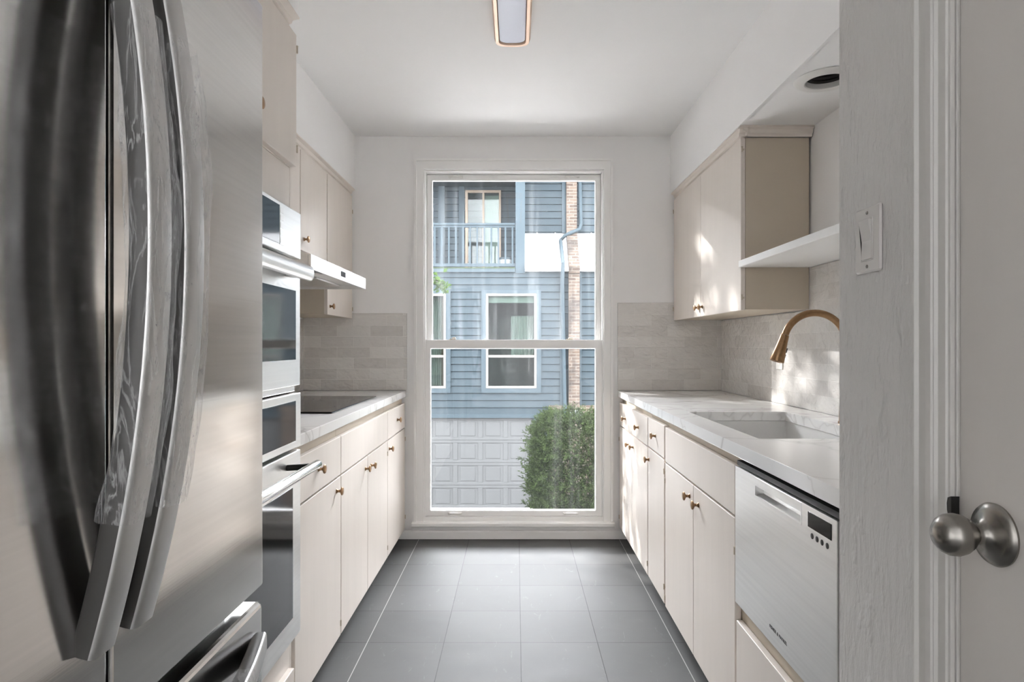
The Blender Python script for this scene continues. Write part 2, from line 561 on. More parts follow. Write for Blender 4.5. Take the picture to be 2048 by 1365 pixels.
# ------------------------------------------------------------------ window
W = thing('window_1', 'tall white double-hung window between the two cabinet runs', 'window', (-.014, D, .1))
W['kind'] = 'structure'
cs = MB()
cs.frame('y', D - .012, D - .0005, (-.628, .597, .112, 2.352), (OP[0] + .002, OP[1] - .002, .113, OP[3] - .002))
cs.frame('y', D - .020, D - .012, (-.628, .597, .112, 2.352), (-.614, .583, .113, 2.338))
part('casing', cs, 'trim_paint', W, .003)
fr = MB()
fr.frame('y', D + .004, D + .150, (OP[0] + .001, OP[1] - .001, OP[2] + .001, OP[3] - .001), (OP[0] + .010, OP[1] - .010, OP[2] + .028, OP[3] - .012))
fr.frame('y', D + .110, D + .150, (OP[0] + .002, OP[1] - .002, OP[2] + .002, OP[3] - .002), (OP[0] + .026, OP[1] - .026, OP[2] + .040, OP[3] - .026))
part('frame', fr, 'vinyl', W, .0015)
sl = MB()
sl.prism([(D - .045, .088), (D - .045, .106), (D - .040, .112), (D + .004, .112), (D + .004, .1085), (D - .0005, .1085), (D - .0005, .06), (D - .018, .06), (D - .020, .086)], 'x', -.640, .606)
part('window_sill', sl, 'trim_paint', W, .002)
us = part('upper_sash', MB().frame('y', D + .068, D + .104, (OP[0] + .012, OP[1] - .012, 1.178, OP[3] - .014), (-.527, .499, 1.225, 2.238)), 'vinyl', W, .003)
part('pane', box(-.527, .499, D + .084, D + .088, 1.225, 2.238), 'hazy_glass', us)
ls = part('lower_sash', MB().frame('y', D + .018, D + .056, (OP[0] + .008, OP[1] - .008, .138, 1.234), (-.532, .494, .172, 1.180)), 'vinyl', W, .003)
part('pane', box(-.532, .494, D + .036, D + .040, .172, 1.180), 'window_glass', ls)
def lift(x0, x1, y, z, par, down):
    m = MB()
    xm = (x0 + x1) / 2; h = (x1 - x0) / 2
    m.box(x0, x0 + .016, y - .006, y, z - .008, z + .008); m.box(x1 - .016, x1, y - .006, y, z - .008, z + .008)
    ring = []
    for k in range(9):
        a = -1 + k / 4.0
        yy = y - .007 - .010 * (1 - a * a); zz = z + down * .004 * (1 - a * a)
        ring.append((xm + a * (h - .006), yy, zz))
    m.tube(ring, .0055, 8)
    return part('sash_lift', m, 'plastic_white', par, 0, True)
for x0, x1 in ((-.423, -.335), (.293, .388)):
    lift(x0, x1, D + .018, .154, ls, 1)
for x0, x1 in ((-.424, -.332), (.307, .401)):
    lift(x0, x1, D + .068, 2.258, us, 1)
for x in (-.395, .335):
    m = MB(); m.box(x - .02, x + .02, D + .024, D + .05, 1.234, 1.240); m.tube([(x, D + .036, 1.24), (x, D + .036, 1.246), (x + .018, D + .03, 1.247)], .004, 8)
    part('sash_lock', m, 'hinge_metal', ls, 0, True)

# ------------------------------------------------------------------ knobs and hinges
KPROF = [(0, .0090), (.0015, .0092), (.0035, .0070), (.006, .0052), (.012, .0050), (.0155, .0070), (.018, .0125), (.020, .0155), (.0225, .0162), (.025, .0140), (.0265, .0090), (.0270, .0005)]
km = MB().lathe(KPROF, (0, 0, 0), (1, 0, 0), 24)
KNOB = km.mesh('knob', True); KNOB.materials.append(M['brass'])
hm = MB().tube([(0, 0, -.009), (0, 0, .009)], .0032, 10)
hm.box(-.010, .003, -.001, .001, -.004, .004)
hm.lathe([(0, .002), (.003, .0045), (.006, .002)], (0, 0, .009), (0, 0, 1), 8)
HINGE = hm.mesh('hinge', True); HINGE.materials.append(M['hinge_metal'])
def knob(parent, x, y, z, s):
    k = link('knob', KNOB, None, parent, (x, y, z))
    if s < 0: k.rotation_euler = (0, 0, PI)
    return k
def hinge(parent, x, y, z, s):
    k = link('hinge', HINGE, None, parent, (x, y, z))
    if s < 0: k.rotation_euler = (0, 0, PI)
    return k
def front(name, parent, xf, s, y0, y1, z0, z1, th=.019, bevel=.0018):
    return part(name, box(xf - s * th, xf, y0, y1, z0, z1), 'cream', parent, bevel)

def base_unit(name, label, s, xf, xw, y0, y1, toe=True, open_top=None):
    t = thing(name, label, 'cabinet', ((xf + xw) / 2, (y0 + y1) / 2, 0), None)
    xb = xf - s * .0205
    c = MB()
    top = CT0 - .001
    if open_top is None:
        c.box(xw, xb, y0 + .001, y1 - .001, .095, top)
    else:
        c.box(xw, xb, y0 + .001, y1 - .001, .095, open_top)
        c.box(xb - s * .02, xb, y0 + .001, y1 - .001, open_top, top)
        c.box(xw, xb - s * .02, y0 + .001, y0 + .017, open_top, top)
        c.box(xw, xb - s * .02, y1 - .017, y1 - .001, open_top, top)
    part('carcass', c, 'cream_inner', t, .001)
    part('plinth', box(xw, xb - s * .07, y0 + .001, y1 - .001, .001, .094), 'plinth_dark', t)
    return t

# ---- left base run
xwl = XWL + .012
t = base_unit('base_cabinet', 'cream base cabinet beside the wall ovens with one drawer over one door', 1, XL, xwl, 1.998, 2.531)
d = front('drawer', t, XL, 1, 2.004, 2.527, .696, .845); knob(d, XL, 2.242, .771, 1)
d = front('door', t, XL, 1, 2.004, 2.527, .070, .689); knob(d, XL, 2.467, .644, 1)
hinge(d, XL + .001, 2.524, .115, 1)
t = base_unit('base_cabinet', 'cream double-door base cabinet under the black cooktop with a blank drawer front', 1, XL, xwl, 2.531, 3.452)
front('false_drawer_front', t, XL, 1, 2.534, 3.4505, .696, .845)
d = front('door', t, XL, 1, 2.535, 2.985, .070, .689); knob(d, XL, 2.94, .639, 1)
d = front('door', t, XL, 1, 2.991, 3.4485, .070, .689); knob(d, XL, 3.056, .633, 1); hinge(d, XL + .001, 3.4450, .62, 1); hinge(d, XL + .001, 3.4450, .12, 1)
t = base_unit('base_cabinet', 'narrow cream base cabinet at the left of the window with one drawer and one door', 1, XL, xwl, 3.452, D - .012)
d = front('drawer', t, XL, 1, 3.4545, 3.985, .696, .845); knob(d, XL, 3.727, .771, 1)
d = front('door', t, XL, 1, 3.4545, 3.985, .070, .689); knob(d, XL, 3.491, .642, 1)
hinge(d, XL + .001, 3.9885, .62, 1); hinge(d, XL + .001, 3.9885, .14, 1)
o = part('worktop', box(xwl - .001, -.678, 1.999, D - .011, CT0, CT1), 'quartz', None, .002)
tag(o, 'white veined quartz worktop on the left cabinets around the cooktop', 'worktop')

# cooktop
t = thing('cooktop', 'black glass electric cooktop set in the left worktop', 'cooktop', (-1.0, 3.07, CT1 + .001))
part('glass_top', box(-1.255, -.752, 2.645, 3.485, CT1 + .001, CT1 + .007), 'black_gloss', t, .003)
for (x, y, r) in ((-.90, 2.86, .10), (-.90, 3.26, .085), (-1.12, 2.86, .075), (-1.12, 3.26, .10)):
    rs = [[(x + rr * math.cos(a * PI / 24), y + rr * math.sin(a * PI / 24), CT1 + .0074) for a in range(48)] for rr in (r - .002, r)]
    m = MB().rings(rs, False)
    part('burner_ring', m, 'dark_metal', t, recalc=False)

# ---- upper left
def upper(name, label, s, xf, xw, y0, y1, z0, z1):
    t = thing(name, label, 'cabinet', ((xf + xw) / 2, (y0 + y1) / 2, z0))
    part('carcass', box(xw, xf - s * .0205, y0 + .001, y1 - .001, z0 + .002, z1), 'cream_inner', t, .001)
    return t
XU = -1.008
xwu = XWL + .011
t = upper('wall_cabinet', 'cream wall cabinet between the oven housing and the range hood', 1, XU, xwu, 1.992, 2.531, 1.365, 2.121)
front('door', t, XU, 1, 1.996, 2.528, 1.365, 2.118)
t = upper('wall_cabinet', 'short cream two-door wall cabinet above the range hood', 1, XU, xwu, 2.531, 3.457, 1.650, 2.121)
front('door', t, XU, 1, 2.534, 3.022, 1.648, 2.118)
d = front('door', t, XU, 1, 3.032, 3.452, 1.648, 2.118); knob(d, XU, 3.079, 1.704, 1); hinge(d, XU - .002, 3.457, 2.07, 1); hinge(d, XU - .002, 3.457, 1.70, 1)
t = upper('wall_cabinet', 'tall cream wall cabinet left of the window with one door hanging below the hood', 1, XU, xwu, 3.470, D - .012, 1.367, 2.121)
d = front('door', t, XU, 1, 3.464, 3.985, 1.365, 2.118); knob(d, XU, 3.509, 1.411, 1)
hinge(d, XU + .001, 3.988, 2.02, 1); hinge(d, XU + .001, 3.988, 1.42, 1)

# range hood
t = thing('range_hood', 'stainless range hood under the short wall cabinet over the cooktop', 'range hood', (-1.05, 2.987, 1.497))
hb = MB().prism([(xwu, 1.520), (-.812, 1.520), (-.812, 1.556), (-.83, 1.563), (-1.035, 1.646), (xwu, 1.646)], 'y', 2.536, 3.444)
part('body', hb, 'steel', t, .001)
part('front_panel', box(-.811, -.800, 2.527, 3.448, 1.498, 1.556), 'steel', t, .001)
sp = MB()
for y0, y1 in ((2.527, 2.5355), (3.4445, 3.448)):
    sp = MB().prism([(xwu, 1.498), (-.812, 1.498), (-.812, 1.556), (-.83, 1.563), (-1.035, 1.646), (xwu, 1.646)], 'y', y0, y1)
    part('side_panel', sp, 'steel', t, .0005)
for y0 in (2.57, 3.02):
    part('filter', box(-1.22, -.93, y0, y0 + .40, 1.510, 1.519), 'steel', t, .002)
part('light_strip', box(-.91, -.84, 2.85, 3.12, 1.512, 1.519), 'plastic_white', t, .002)
for k in range(6):
    part('button', box(-.800, -.7975, 2.962 + k * .0125, 2.969 + k * .0125, 1.516, 1.540), 'black', t, .001)

# ---- tall oven housing
t = thing('oven_housing', 'tall cream cabinet housing the wall ovens beside the fridge', 'cabinet', (-1.0, 1.61, 0))
TX = -.690
ca = MB()
ca.box(xwl, TX, 1.222, 1.240, .095, 2.153); ca.box(xwl, TX, 1.974, 1.990, .095, 2.153)
ca.box(xwl, xwl + .012, 1.240, 1.974, .095, 2.153)
ca.box(xwl, TX, 1.240, 1.974, 1.742, 1.760); ca.box(xwl, TX, 1.240, 1.974, 2.135, 2.153)
ca.box(xwl, TX, 1.240, 1.974, .095, .315)
part('carcass', ca, 'cream', t, .001)
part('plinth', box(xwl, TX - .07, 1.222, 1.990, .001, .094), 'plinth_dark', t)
part('filler_panel', box(TX - .018, TX - .0005, 1.241, 1.973, 1.606, 1.741), 'cream', t)
d = front('door', t, -.672, 1, 1.228, 1.982, 1.746, 2.150); knob(d, -.672, 1.658, 1.822, 1)
hinge(d, -.672, 1.987, 2.105, 1); hinge(d, -.672, 1.987, 1.80, 1)
front('drawer', t, -.672, 1, 1.250, 1.962, .105, .222)

# microwave
AX = -.66
AY0, AY1 = 1.238, 1.986
t = thing('microwave', 'built-in steel microwave with dark window at the top of the oven stack', 'microwave', (-.9, 1.61, 1.44))
part('body', box(-1.20, TX + .001, 1.245, 1.969, 1.437, 1.600), 'dark_metal', t)
d = part('front_panel', box(TX + .002, AX, AY0, AY1, 1.463, 1.603), 'bright_steel', t, .0025)
part('window', box(AX - .001, AX + .0012, 1.30, 1.805, 1.484, 1.592), 'black_gloss', d, .0005)
kp = part('control_strip', box(AX - .001, AX + .0015, 1.807, 1.836, 1.482, 1.594), 'bright_steel', d, .0005)
for k in range(5):
    part('button', box(AX + .0015, AX + .0022, 1.811, 1.832, 1.488 + k * .021, 1.503 + k * .021), 'steel', d, .0005)
vg = MB()
for k in range(16):
    vg.box(TX + .001, TX + .012, 1.262 + k * .044, 1.288 + k * .044, 1.440, 1.458)
part('vent_grille', vg, 'steel', t)

# upper oven
def oven_window(parent, y0, y1, z0, z1):
    f = part('window', box(AX - .001, AX + .0014, y0, y1, z0, z1), 'black_gloss', parent, .0006)
    return f
t = thing('wall_oven', 'upper steel wall oven with a thick pale bar handle under the microwave', 'oven', (-.9, 1.61, 1.06))
part('body', box(-1.20, TX + .001, 1.245, 1.969, 1.062, 1.434), 'dark_metal', t)
d = part('door', box(TX + .002, AX, AY0, AY1 - .006, 1.079, 1.428), 'bright_steel', t, .0025)
oven_window(d, 1.29, 1.938, 1.157, 1.363)
hd = MB()
rs = []
for k in range(33):
    y = 1.315 + .597 * k / 32
    e = min(1.0, min(k, 32 - k) / 1.2 + .35)
    rs.append([(-.606 + .016 * e * math.copysign(abs(math.cos(a)) ** .8, math.cos(a)), y, 1.410 + .0225 * e * math.copysign(abs(math.sin(a)) ** .8, math.sin(a))) for a in [2 * PI * i / 20 for i in range(20)]])
hd.rings(rs)
h = part('handle', hd, 'bright_steel', d, 0, True)
for y in (1.335, 1.85):
    part('bracket', box(AX, -.610, y, y + .035, 1.396, 1.424), 'steel', d, .002)
part('vent_trim', box(TX + .001, TX + .016, 1.245, 1.972, 1.060, 1.077), 'steel', t, .002)

# lower oven with its control panel
t = thing('wall_oven', 'lower steel wall oven with dark glass door and round bar handle', 'oven', (-.9, 1.61, .32))
part('body', box(-1.20, TX + .001, 1.245, 1.969, .320, 1.050), 'dark_metal', t)
d = part('control_panel', box(TX + .002, AX, AY0, AY1, .893, 1.056), 'steel', t, .0025)
oven_window(d, 1.29, 1.938, .914, 1.034)
d = part('door', box(TX + .002, AX, AY0, AY1 - .002, .325, .882), 'steel', t, .0025)
oven_window(d, 1.29, 1.912, .394, .779)
h = part('handle', MB().tube([(-.580, 1.31, .852), (-.580, 1.312, .852)] + [(-.580, 1.32 + .57 * k / 10, .852) for k in range(11)] + [(-.580, 1.898, .852), (-.580, 1.900, .852)],
         [.008, .012] + [.0135] * 11 + [.012, .008], 18), 'chrome', d, 0, True)
for y in (1.35, 1.868):
    part('bracket', MB().tube([(AX - .001, y, .846), (-.588, y, .850)], .009, 12), 'dark_metal', d, 0, True)

# ------------------------------------------------------------------ refrigerator
FX = -.470
t = thing('refrigerator', 'stainless French-door refrigerator with film-wrapped bow handles', 'refrigerator', (-.9, .748, 0))
part('body', box(-1.26, -.538, .298, 1.200, .02, 1.815), 'dark_metal', t, .004)
part('base_grille', box(-1.2, -.545, .31, 1.19, .002, .019), 'black', t)
part('gap_shade_strip', box(-.537, -.482, .740, .757, .760, 1.826), 'black', t)  # black strip put in the door gap to stand for its shade
dl = part('door', box(-.530, FX, .293, .7445, .755, 1.831), 'fridge_steel', t, .004, seg=3)
dr = part('door', box(-.530, FX, .7525, 1.203, .755, 1.831), 'fridge_steel', t, .004, seg=3)
fd = part('freezer_drawer', box(-.530, FX, .293, 1.203, .10, .727), 'fridge_steel', t, .010, seg=3)

def bow(n, t0, t1, hn, hw, fn, jitter=0.0, seed=0, nseg=20):
    """rings along a bow; fn(u) -> (centre, normal, width axis)"""
    rs = []
    for k in range(n + 1):
        u = t0 + (t1 - t0) * k / n
        c, nn, ww = fn(u)
        e = 1.0
        ring = []
        for i in range(nseg):
            a = 2 * PI * i / nseg
            ca_, sa_ = math.cos(a), math.sin(a)
            p = .40
            x = hn * math.copysign(abs(ca_) ** p, ca_); y = hw * math.copysign(abs(sa_) ** p, sa_)
            q = c + nn * x + ww * y
            if jitter:
                dn = noise.noise(Vector((q.x * 22 + seed, q.y * 22, q.z * 9))) + .6 * noise.noise(Vector((q.x * 60, q.y * 60 + seed, q.z * 16)))
                rad = (nn * x + ww * y).normalized()
                q = q + rad * dn * jitter
                if rad.dot(nn) < -.2:
                    q = q + nn * .004
            ring.append(q)
        rs.append(ring)
    return rs
def vert(y0):
    zc, L, p0 = 1.322, .456, .064
    def fn(u):
        z = zc + L * u
        p = p0 * (1 - u * u) + .001
        dz, dp = L, -2 * p0 * u
        tn = Vector((dp, 0, dz)).normalized()
        nn = Vector((tn.z, 0, -tn.x))
        return Vector((FX + p + .0035, y0, z)), nn, Vector((0, 1, 0))
    return fn
def horiz(zc):
    yc, L, p0 = .748, .425, .058
    def fn(u):
        y = yc + L * u
        p = p0 * (1 - u * u) + .001
        tn = Vector((-2 * p0 * u, L, 0)).normalized()
        nn = Vector((tn.y, -tn.x, 0))
        return Vector((FX + p + .0035, y, zc)), nn, Vector((0, 0, 1))
    return fn
def bow_handle(parent, hn, hw, fn):
    h = part('handle', MB().rings(bow(64, -1, 1, hn, hw, fn)), 'handle_side', parent, 0, True)
    h.data.materials.append(M['handle_steel'])
    for k in range(64):
        for i in range(20):
            if math.cos(2 * PI * (i + .5) / 20) > .35:
                h.data.polygons[k * 20 + i].material_index = 1
    return h
for dd, y0, sd in ((dl, .712, 3), (dr, .788, 11)):
    h = bow_handle(dd, .0145, .0225, vert(y0))
    f = part('film_sleeve', MB().rings(bow(170, -.68, .53, .0205, .0290, vert(y0), .0060, sd, 56), cap=False), 'plastic_film', dd, 0, True, label='wrinkled clear plastic film')
h = bow_handle(fd, .0135, .020, horiz(.660))
part('film_sleeve', MB().rings(bow(120, -.72, .66, .020, .027, horiz(.660), .006, 5, 48), cap=False), 'plastic_film', fd, 0, True, label='wrinkled clear plastic film')

# ------------------------------------------------------------------ right base run
xwr = XWR - .012
t = base_unit('base_cabinet', 'cream two-drawer two-door base cabinet at the right of the window', -1, XR, xwr, 3.128, D - .012)
d = front('drawer', t, XR, -1, 3.565, 3.985, .712, .850); knob(d, XR, 3.767, .772, -1)
d = front('drawer', t, XR, -1, 3.139, 3.562, .712, .850); knob(d, XR, 3.367, .772, -1)
d = front('door', t, XR, -1, 3.565, 3.985, .085, .704); knob(d, XR, 3.639, .641, -1); hinge(d, XR - .001, 3.9885, .62, -1); hinge(d, XR - .001, 3.9885, .14, -1)
d = front('door', t, XR, -1, 3.139, 3.562, .085, .704); knob(d, XR, 3.515, .646, -1); hinge(d, XR - .001, 3.136, .14, -1)
t = base_unit('base_cabinet', 'narrow cream base cabinet with one drawer and one door beside the sink cabinet', -1, XR, xwr, 2.766, 3.128)
d = front('drawer', t, XR, -1, 2.785, 3.122, .714, .854); knob(d, XR, 2.957, .786, -1)
d = front('door', t, XR, -1, 2.785, 3.122, .088, .706); knob(d, XR, 3.101, .652, -1); hinge(d, XR - .001, 2.782, .655, -1); hinge(d, XR - .001, 2.782, .16, -1)
t = base_unit('base_cabinet', 'wide cream sink base cabinet with two doors and a blank drawer front', -1, XR, xwr, 1.882, 2.766, open_top=.66)
front('false_drawer_front', t, XR, -1, 1.886, 2.764, .704, .850)
d = front('door', t, XR, -1, 2.3295, 2.764, .085, .696); knob(d, XR, 2.374, .647, -1); hinge(d, XR - .001, 2.7655, .62, -1); hinge(d, XR - .001, 2.7655, .12, -1)
d = front('door', t, XR, -1, 1.886, 2.3235, .085, .696); knob(d, XR, 2.26, .642, -1); hinge(d, XR - .001, 1.884, .60, -1)

# worktop with the sink cut-out
SX0, SX1, SY0, SY1 = .728, 1.130, 1.944, 2.722
wt = MB().frame('z', CT0, CT1, (.628, XWR - .011, YN + .003, D - .011), (SX0, SX1, SY0, SY1))
o = part('worktop', wt, 'quartz', None, .002)
tag(o, 'white veined quartz worktop on the right cabinets around the sink', 'worktop')
# sink
t = thing('sink', 'white rectangular undermount sink under the bronze faucet', 'sink', ((SX0 + SX1) / 2, (SY0 + SY1) / 2, .68))
def rr(x0, x1, y0, y1, z, r):
    out = []
    for cx, cy, a0 in ((x1 - r, y1 - r, 0), (x0 + r, y1 - r, 90), (x0 + r, y0 + r, 180), (x1 - r, y0 + r, 270)):
        for k in range(5):
            a = math.radians(a0 + 22.5 * k)
            out.append((cx + r * math.cos(a), cy + r * math.sin(a), z))
    return out
e = .004
rs = [rr(SX0 - .02, SX1 + .02, SY0 - .02, SY1 + .02, CT0 - .001, .012), rr(SX0 - e, SX1 + e, SY0 - e, SY1 + e, CT0 - .001, .012),
      rr(SX0 - e, SX1 + e, SY0 - e, SY1 + e, .70, .014), rr(SX0 + .02, SX1 - .02, SY0 + .02, SY1 - .02, .690, .014),
      rr(SX0 + .03, SX1 - .03, SY0 + .03, SY1 - .03, .678, .02), rr(SX0 - .02, SX1 + .02, SY0 - .02, SY1 + .02, .678, .012)]
rs = rs[:4] + [rr(SX0 + .02, SX1 - .02, SY0 + .02, SY1 - .02, .6899, .014)]
bs = MB().rings(rs[:4], False)
b = len(bs.v); bs.f.append(tuple(range(b - 20, b)))
part('basin', bs, 'sink_white', t, 0, True)
part('drain', MB().lathe([(0, .045), (.002, .045), (.0025, .036), (.001, .03)], (.93, 2.33, .6905), (0, 0, 1), 24), 'chrome', t, 0, True)

# faucet
FY = 2.32
t = thing('faucet', 'brushed bronze gooseneck pull-down faucet behind the sink', 'faucet', (1.183, FY, CT1))
part('base', MB().lathe([(0, .027), (.004, .027), (.008, .024), (.06, .0225), (.065, .018)], (1.183, FY, CT1 + .0005), (0, 0, 1), 24), 'faucet_bronze', t, 0, True)
cx, cz, r = 1.071, 1.204, .112
pts = [(1.183, FY, CT1 + .06), (1.183, FY, 1.05), (1.183, FY, 1.15)]
a = 0.0
while a < 162.4:
    pts.append((cx + r * math.cos(math.radians(a)), FY, cz + r * math.sin(math.radians(a)))); a += 6
pts.append((cx + r * math.cos(math.radians(162.4)), FY, cz + r * math.sin(math.radians(162.4))))
part('spout', MB().tube(pts, .0125, 18), 'faucet_bronze', t, 0, True)
ax = Vector((-.302, 0, -.953)).normalized()
p0 = Vector(pts[-1])
sh = part('spray_head', MB().lathe([(0, .0128), (.001, .0148), (.02, .0160), (.055, .0200), (.096, .0255), (.100, .0245), (.1005, .02), (.098, .018)], p0 + ax * .001, ax, 28), 'faucet_bronze', t, 0, True)
side = Vector((.953, 0, -.302))
bt = MB()
for dd_, ln in ((.045, .016), (.068, .020)):
    c = p0 + ax * dd_ + side * (.0185 + dd_ * .03)
    bt.tube([c, c + ax * ln], [.005, .005], 8)
part('spray_button', bt, 'black', sh, 0, True)
hl = MB().tube([(1.183, FY - .02, .965), (1.183, FY - .045, .968)], .012, 12)
hl.tube([(1.183, FY - .045, .968), (1.180, FY - .060, .985), (1.172, FY - .078, 1.03)], [.008, .007, .005], 10)
part('lever', hl, 'faucet_bronze', t, 0, True)

# dishwasher
DX = .634
t = thing('dishwasher', 'stainless single-drawer dishwasher beside the sink cabinet with dark display', 'dishwasher', (.9, 1.56, .455))
DY0, DY1 = 1.279, 1.873
part('body', box(DX + .026, 1.25, DY0 + .005, DY1 - .005, .462, .872), 'black', t)
fp = MB()
HY0, HY1, HZ0, HZ1 = 1.440, 1.714, .803, .829
fp.frame('x', DX, DX + .025, (DY0, DY1, .458, .852), (HY0, HY1, HZ0, HZ1))
dw = part('front_panel', fp, 'steel', t, .0015)
hp = MB()
hp.prism([(DX + .002, HZ0 - .001), (DX + .022, HZ0 + .004), (DX + .024, HZ1), (DX + .0245, HZ1), (DX + .0245, HZ0 - .001)], 'y', HY0 - .0005, HY1 + .0005)
hp.frame('x', DX - .0012, DX + .001, (HY0 - .003, HY1 + .003, HZ0 - .003, .850), (HY0, HY1, HZ0, HZ1))
part('handle_recess', hp, 'steel', dw)
part('display', box(DX - .0012, DX + .002, 1.300, 1.405, .807, .840), 'black_gloss', dw, .0005)
for y in (1.386, 1.3635, 1.341, 1.3185):
    part('button', MB().lathe([(0, .0062), (.0012, .0062), (.0016, .0050)], (DX + .0005, y, .791), (-1, 0, 0), 16), 'dark_metal', dw, 0, True)
tcu = bpy.data.curves.new('lettering', 'FONT')
tcu.body = 'FISHER & PAYKEL'; tcu.size = .0125; tcu.space_character = 1.18; tcu.extrude = .0002
to = bpy.data.objects.new('lettering_source', tcu)
C.objects.link(to)
bpy.context.view_layer.update()
tme = bpy.data.meshes.new_from_object(to)
bpy.data.objects.remove(to)
xs = [v.co.x for v in tme.vertices]
wd = max(xs) - min(xs)
for v in tme.vertices:
    x, y, z = v.co
    sc = .103 / wd
    v.co = (DX - .0003 - z, 1.618 - (x - min(xs)) * sc, .4955 + y * .92)
link('lettering', tme, 'lettering_ink', dw)
part('top_trim', box(DX + .006, DX + .03, DY0, DY1, .855, .868), 'black', t)

t = thing('drawer_cabinet', 'cream base drawer unit under the dishwasher', 'cabinet', (.9, 1.56, 0))
part('carcass', box(XR + .021, xwr, 1.262, 1.880, .095, .455), 'cream_inner', t, .001)
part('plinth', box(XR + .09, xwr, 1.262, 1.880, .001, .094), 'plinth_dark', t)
front('drawer', t, XR, -1, 1.279, 1.873, .090, .405)

# ---- upper right
XUR = .971
t = upper('wall_cabinet', 'cream two-door wall cabinet on the right above the worktop', -1, XUR, XWR - .011, 2.796, D - .012, 1.353, 2.098)
d = front('door', t, XUR, -1, 2.796, 3.406, 1.352, 2.095); knob(d, XUR, 3.372, 1.400, -1)
hinge(d, XUR + .004, 2.793, 2.045, -1); hinge(d, XUR + .004, 2.793, 1.405, -1)
d = front('door', t, XUR, -1, 3.410, 3.985, 1.352, 2.095); knob(d, XUR, 3.446, 1.400, -1)
hinge(d, XUR - .001, 3.988, 2.02, -1); hinge(d, XUR - .001, 3.988, 1.42, -1)
o = part('wall_shelf', box(.960, XWR - .0005, YN + .001, 2.794, 1.536, 1.564), 'trim_paint', None, .002)
tag(o, 'white open shelf running from the right wall cabinet over the sink', 'shelf')

# outlet on the tiled wall
t = thing('wall_outlet', 'white wall outlet on the right tiled splashback behind the faucet', 'outlet', (XWR - .01, 3.108, 1.142))
pl = part('plate', box(XWR - .0155, XWR - .0102, 3.070, 3.146, 1.084, 1.200), 'plastic_white', t, .002)
for z in (1.118, 1.166):
    s_ = MB().box(XWR - .0172, XWR - .0154, 3.091, 3.125, z - .014, z + .014)
    part('socket', s_, 'plastic_white', t, .001)

# recessed light in the soffit
t = thing('recessed_downlight', 'round white recessed downlight with dark baffle in the right soffit', 'ceiling light', (hx, hy, 2.13))
part('trim_ring', MB().rings([[(hx + rr_ * math.cos(2 * PI * i / 48), hy + rr_ * math.sin(2 * PI * i / 48), z) for i in range(48)] for rr_, z in ((.068, 2.15), (.068, 2.131), (.072, 2.1285), (.100, 2.1315), (.108, 2.1375), (.108, 2.1395))], False), 'plastic_white', t, 0, True)
bf = MB()
prof = []
for k in range(9):
    z = 2.150 + k * .014
    prof += [(.0675, z), (.0635, z + .008)]
prof += [(.045, 2.275), (.045, 2.277)]
bf.rings([[(hx + r_ * math.cos(2 * PI * i / 40), hy + r_ * math.sin(2 * PI * i / 40), z) for i in range(40)] for r_, z in prof], False)
b = len(bf.v); bf.f.append(tuple(range(b - 40, b)))
part('baffle', bf, 'dark_metal', t, 0, False)
part('bulb', MB().lathe([(0, .012), (.02, .020), (.05, .036), (.058, .034), (.061, .02)], (hx, hy, 2.273), (0, 0, -1), 24), 'nickel', t, 0, True)

# ceiling light
t = thing('ceiling_light', 'long ceiling light with rose gold rim and pale diffuser', 'ceiling light', (-.015, 2.1, 2.44))
def stad(hw, y0, y1, z, n=14, sq=.62):
    out = []
    for k in range(n + 1):
        a = PI * k / n
        out.append((-.015 + hw * math.copysign(abs(math.cos(a)) ** .75, math.cos(a)), y1 - hw * sq + hw * sq * math.sin(a) ** .85 if 0 < k < n else y1 - hw * sq, z))
    for k in range(n + 1):
        a = PI * k / n
        out.append((-.015 - hw * math.copysign(abs(math.cos(a)) ** .75, math.cos(a)), y0 + hw * sq - (hw * sq * math.sin(a) ** .85 if 0 < k < n else 0), z))
    return out
part('rim', MB().rings([stad(.074, 1.52, 2.712, HC - .0005), stad(.074, 1.52, 2.712, HC - .030), stad(.068, 1.526, 2.706, HC - .046), stad(.056, 1.54, 2.690, HC - .047), stad(.053, 1.543, 2.686, HC - .030)], False), 'rose_gold', t, 0, True)
df = MB().rings([stad(.0525, 1.544, 2.685, HC - .030), stad(.052, 1.545, 2.684, HC - .040), stad(.044, 1.56, 2.674, HC - .043)], False)
b = len(df.v); df.f.append(tuple(range(b - 30, b)))
part('diffuser', df, 'diffuser', t, 0, True)

# ------------------------------------------------------------------ entry wall: switch, door
t = thing('light_switch', 'single rocker light switch on the near right wall', 'light switch', (XN, 1.122, 1.385))
part('plate', box(XN - .0065, XN - .0005, 1.082, 1.162, 1.326, 1.440), 'switch_plastic', t, .004, seg=1)
rk = MB().prism([(XN - .0066, 1.349), (XN - .0088, 1.349), (XN - .0078, 1.380), (XN - .0135, 1.417), (XN - .0066, 1.417)], 'y', 1.106, 1.138)
part('rocker', rk, 'switch_plastic', t, .0008)
part('rocker_frame', MB().frame('x', XN - .0082, XN - .0064, (1.1035, 1.1405, 1.3465, 1.4195), (1.1055, 1.1385, 1.3485, 1.4175)), 'switch_plastic', t, .0004)
for z in (1.3365, 1.4295):
    part('screw', MB().lathe([(0, .0032), (.001, .0032), (.0014, .001)], (XN - .0064, 1.122, z), (-1, 0, 0), 12), 'nickel', t, 0, True)

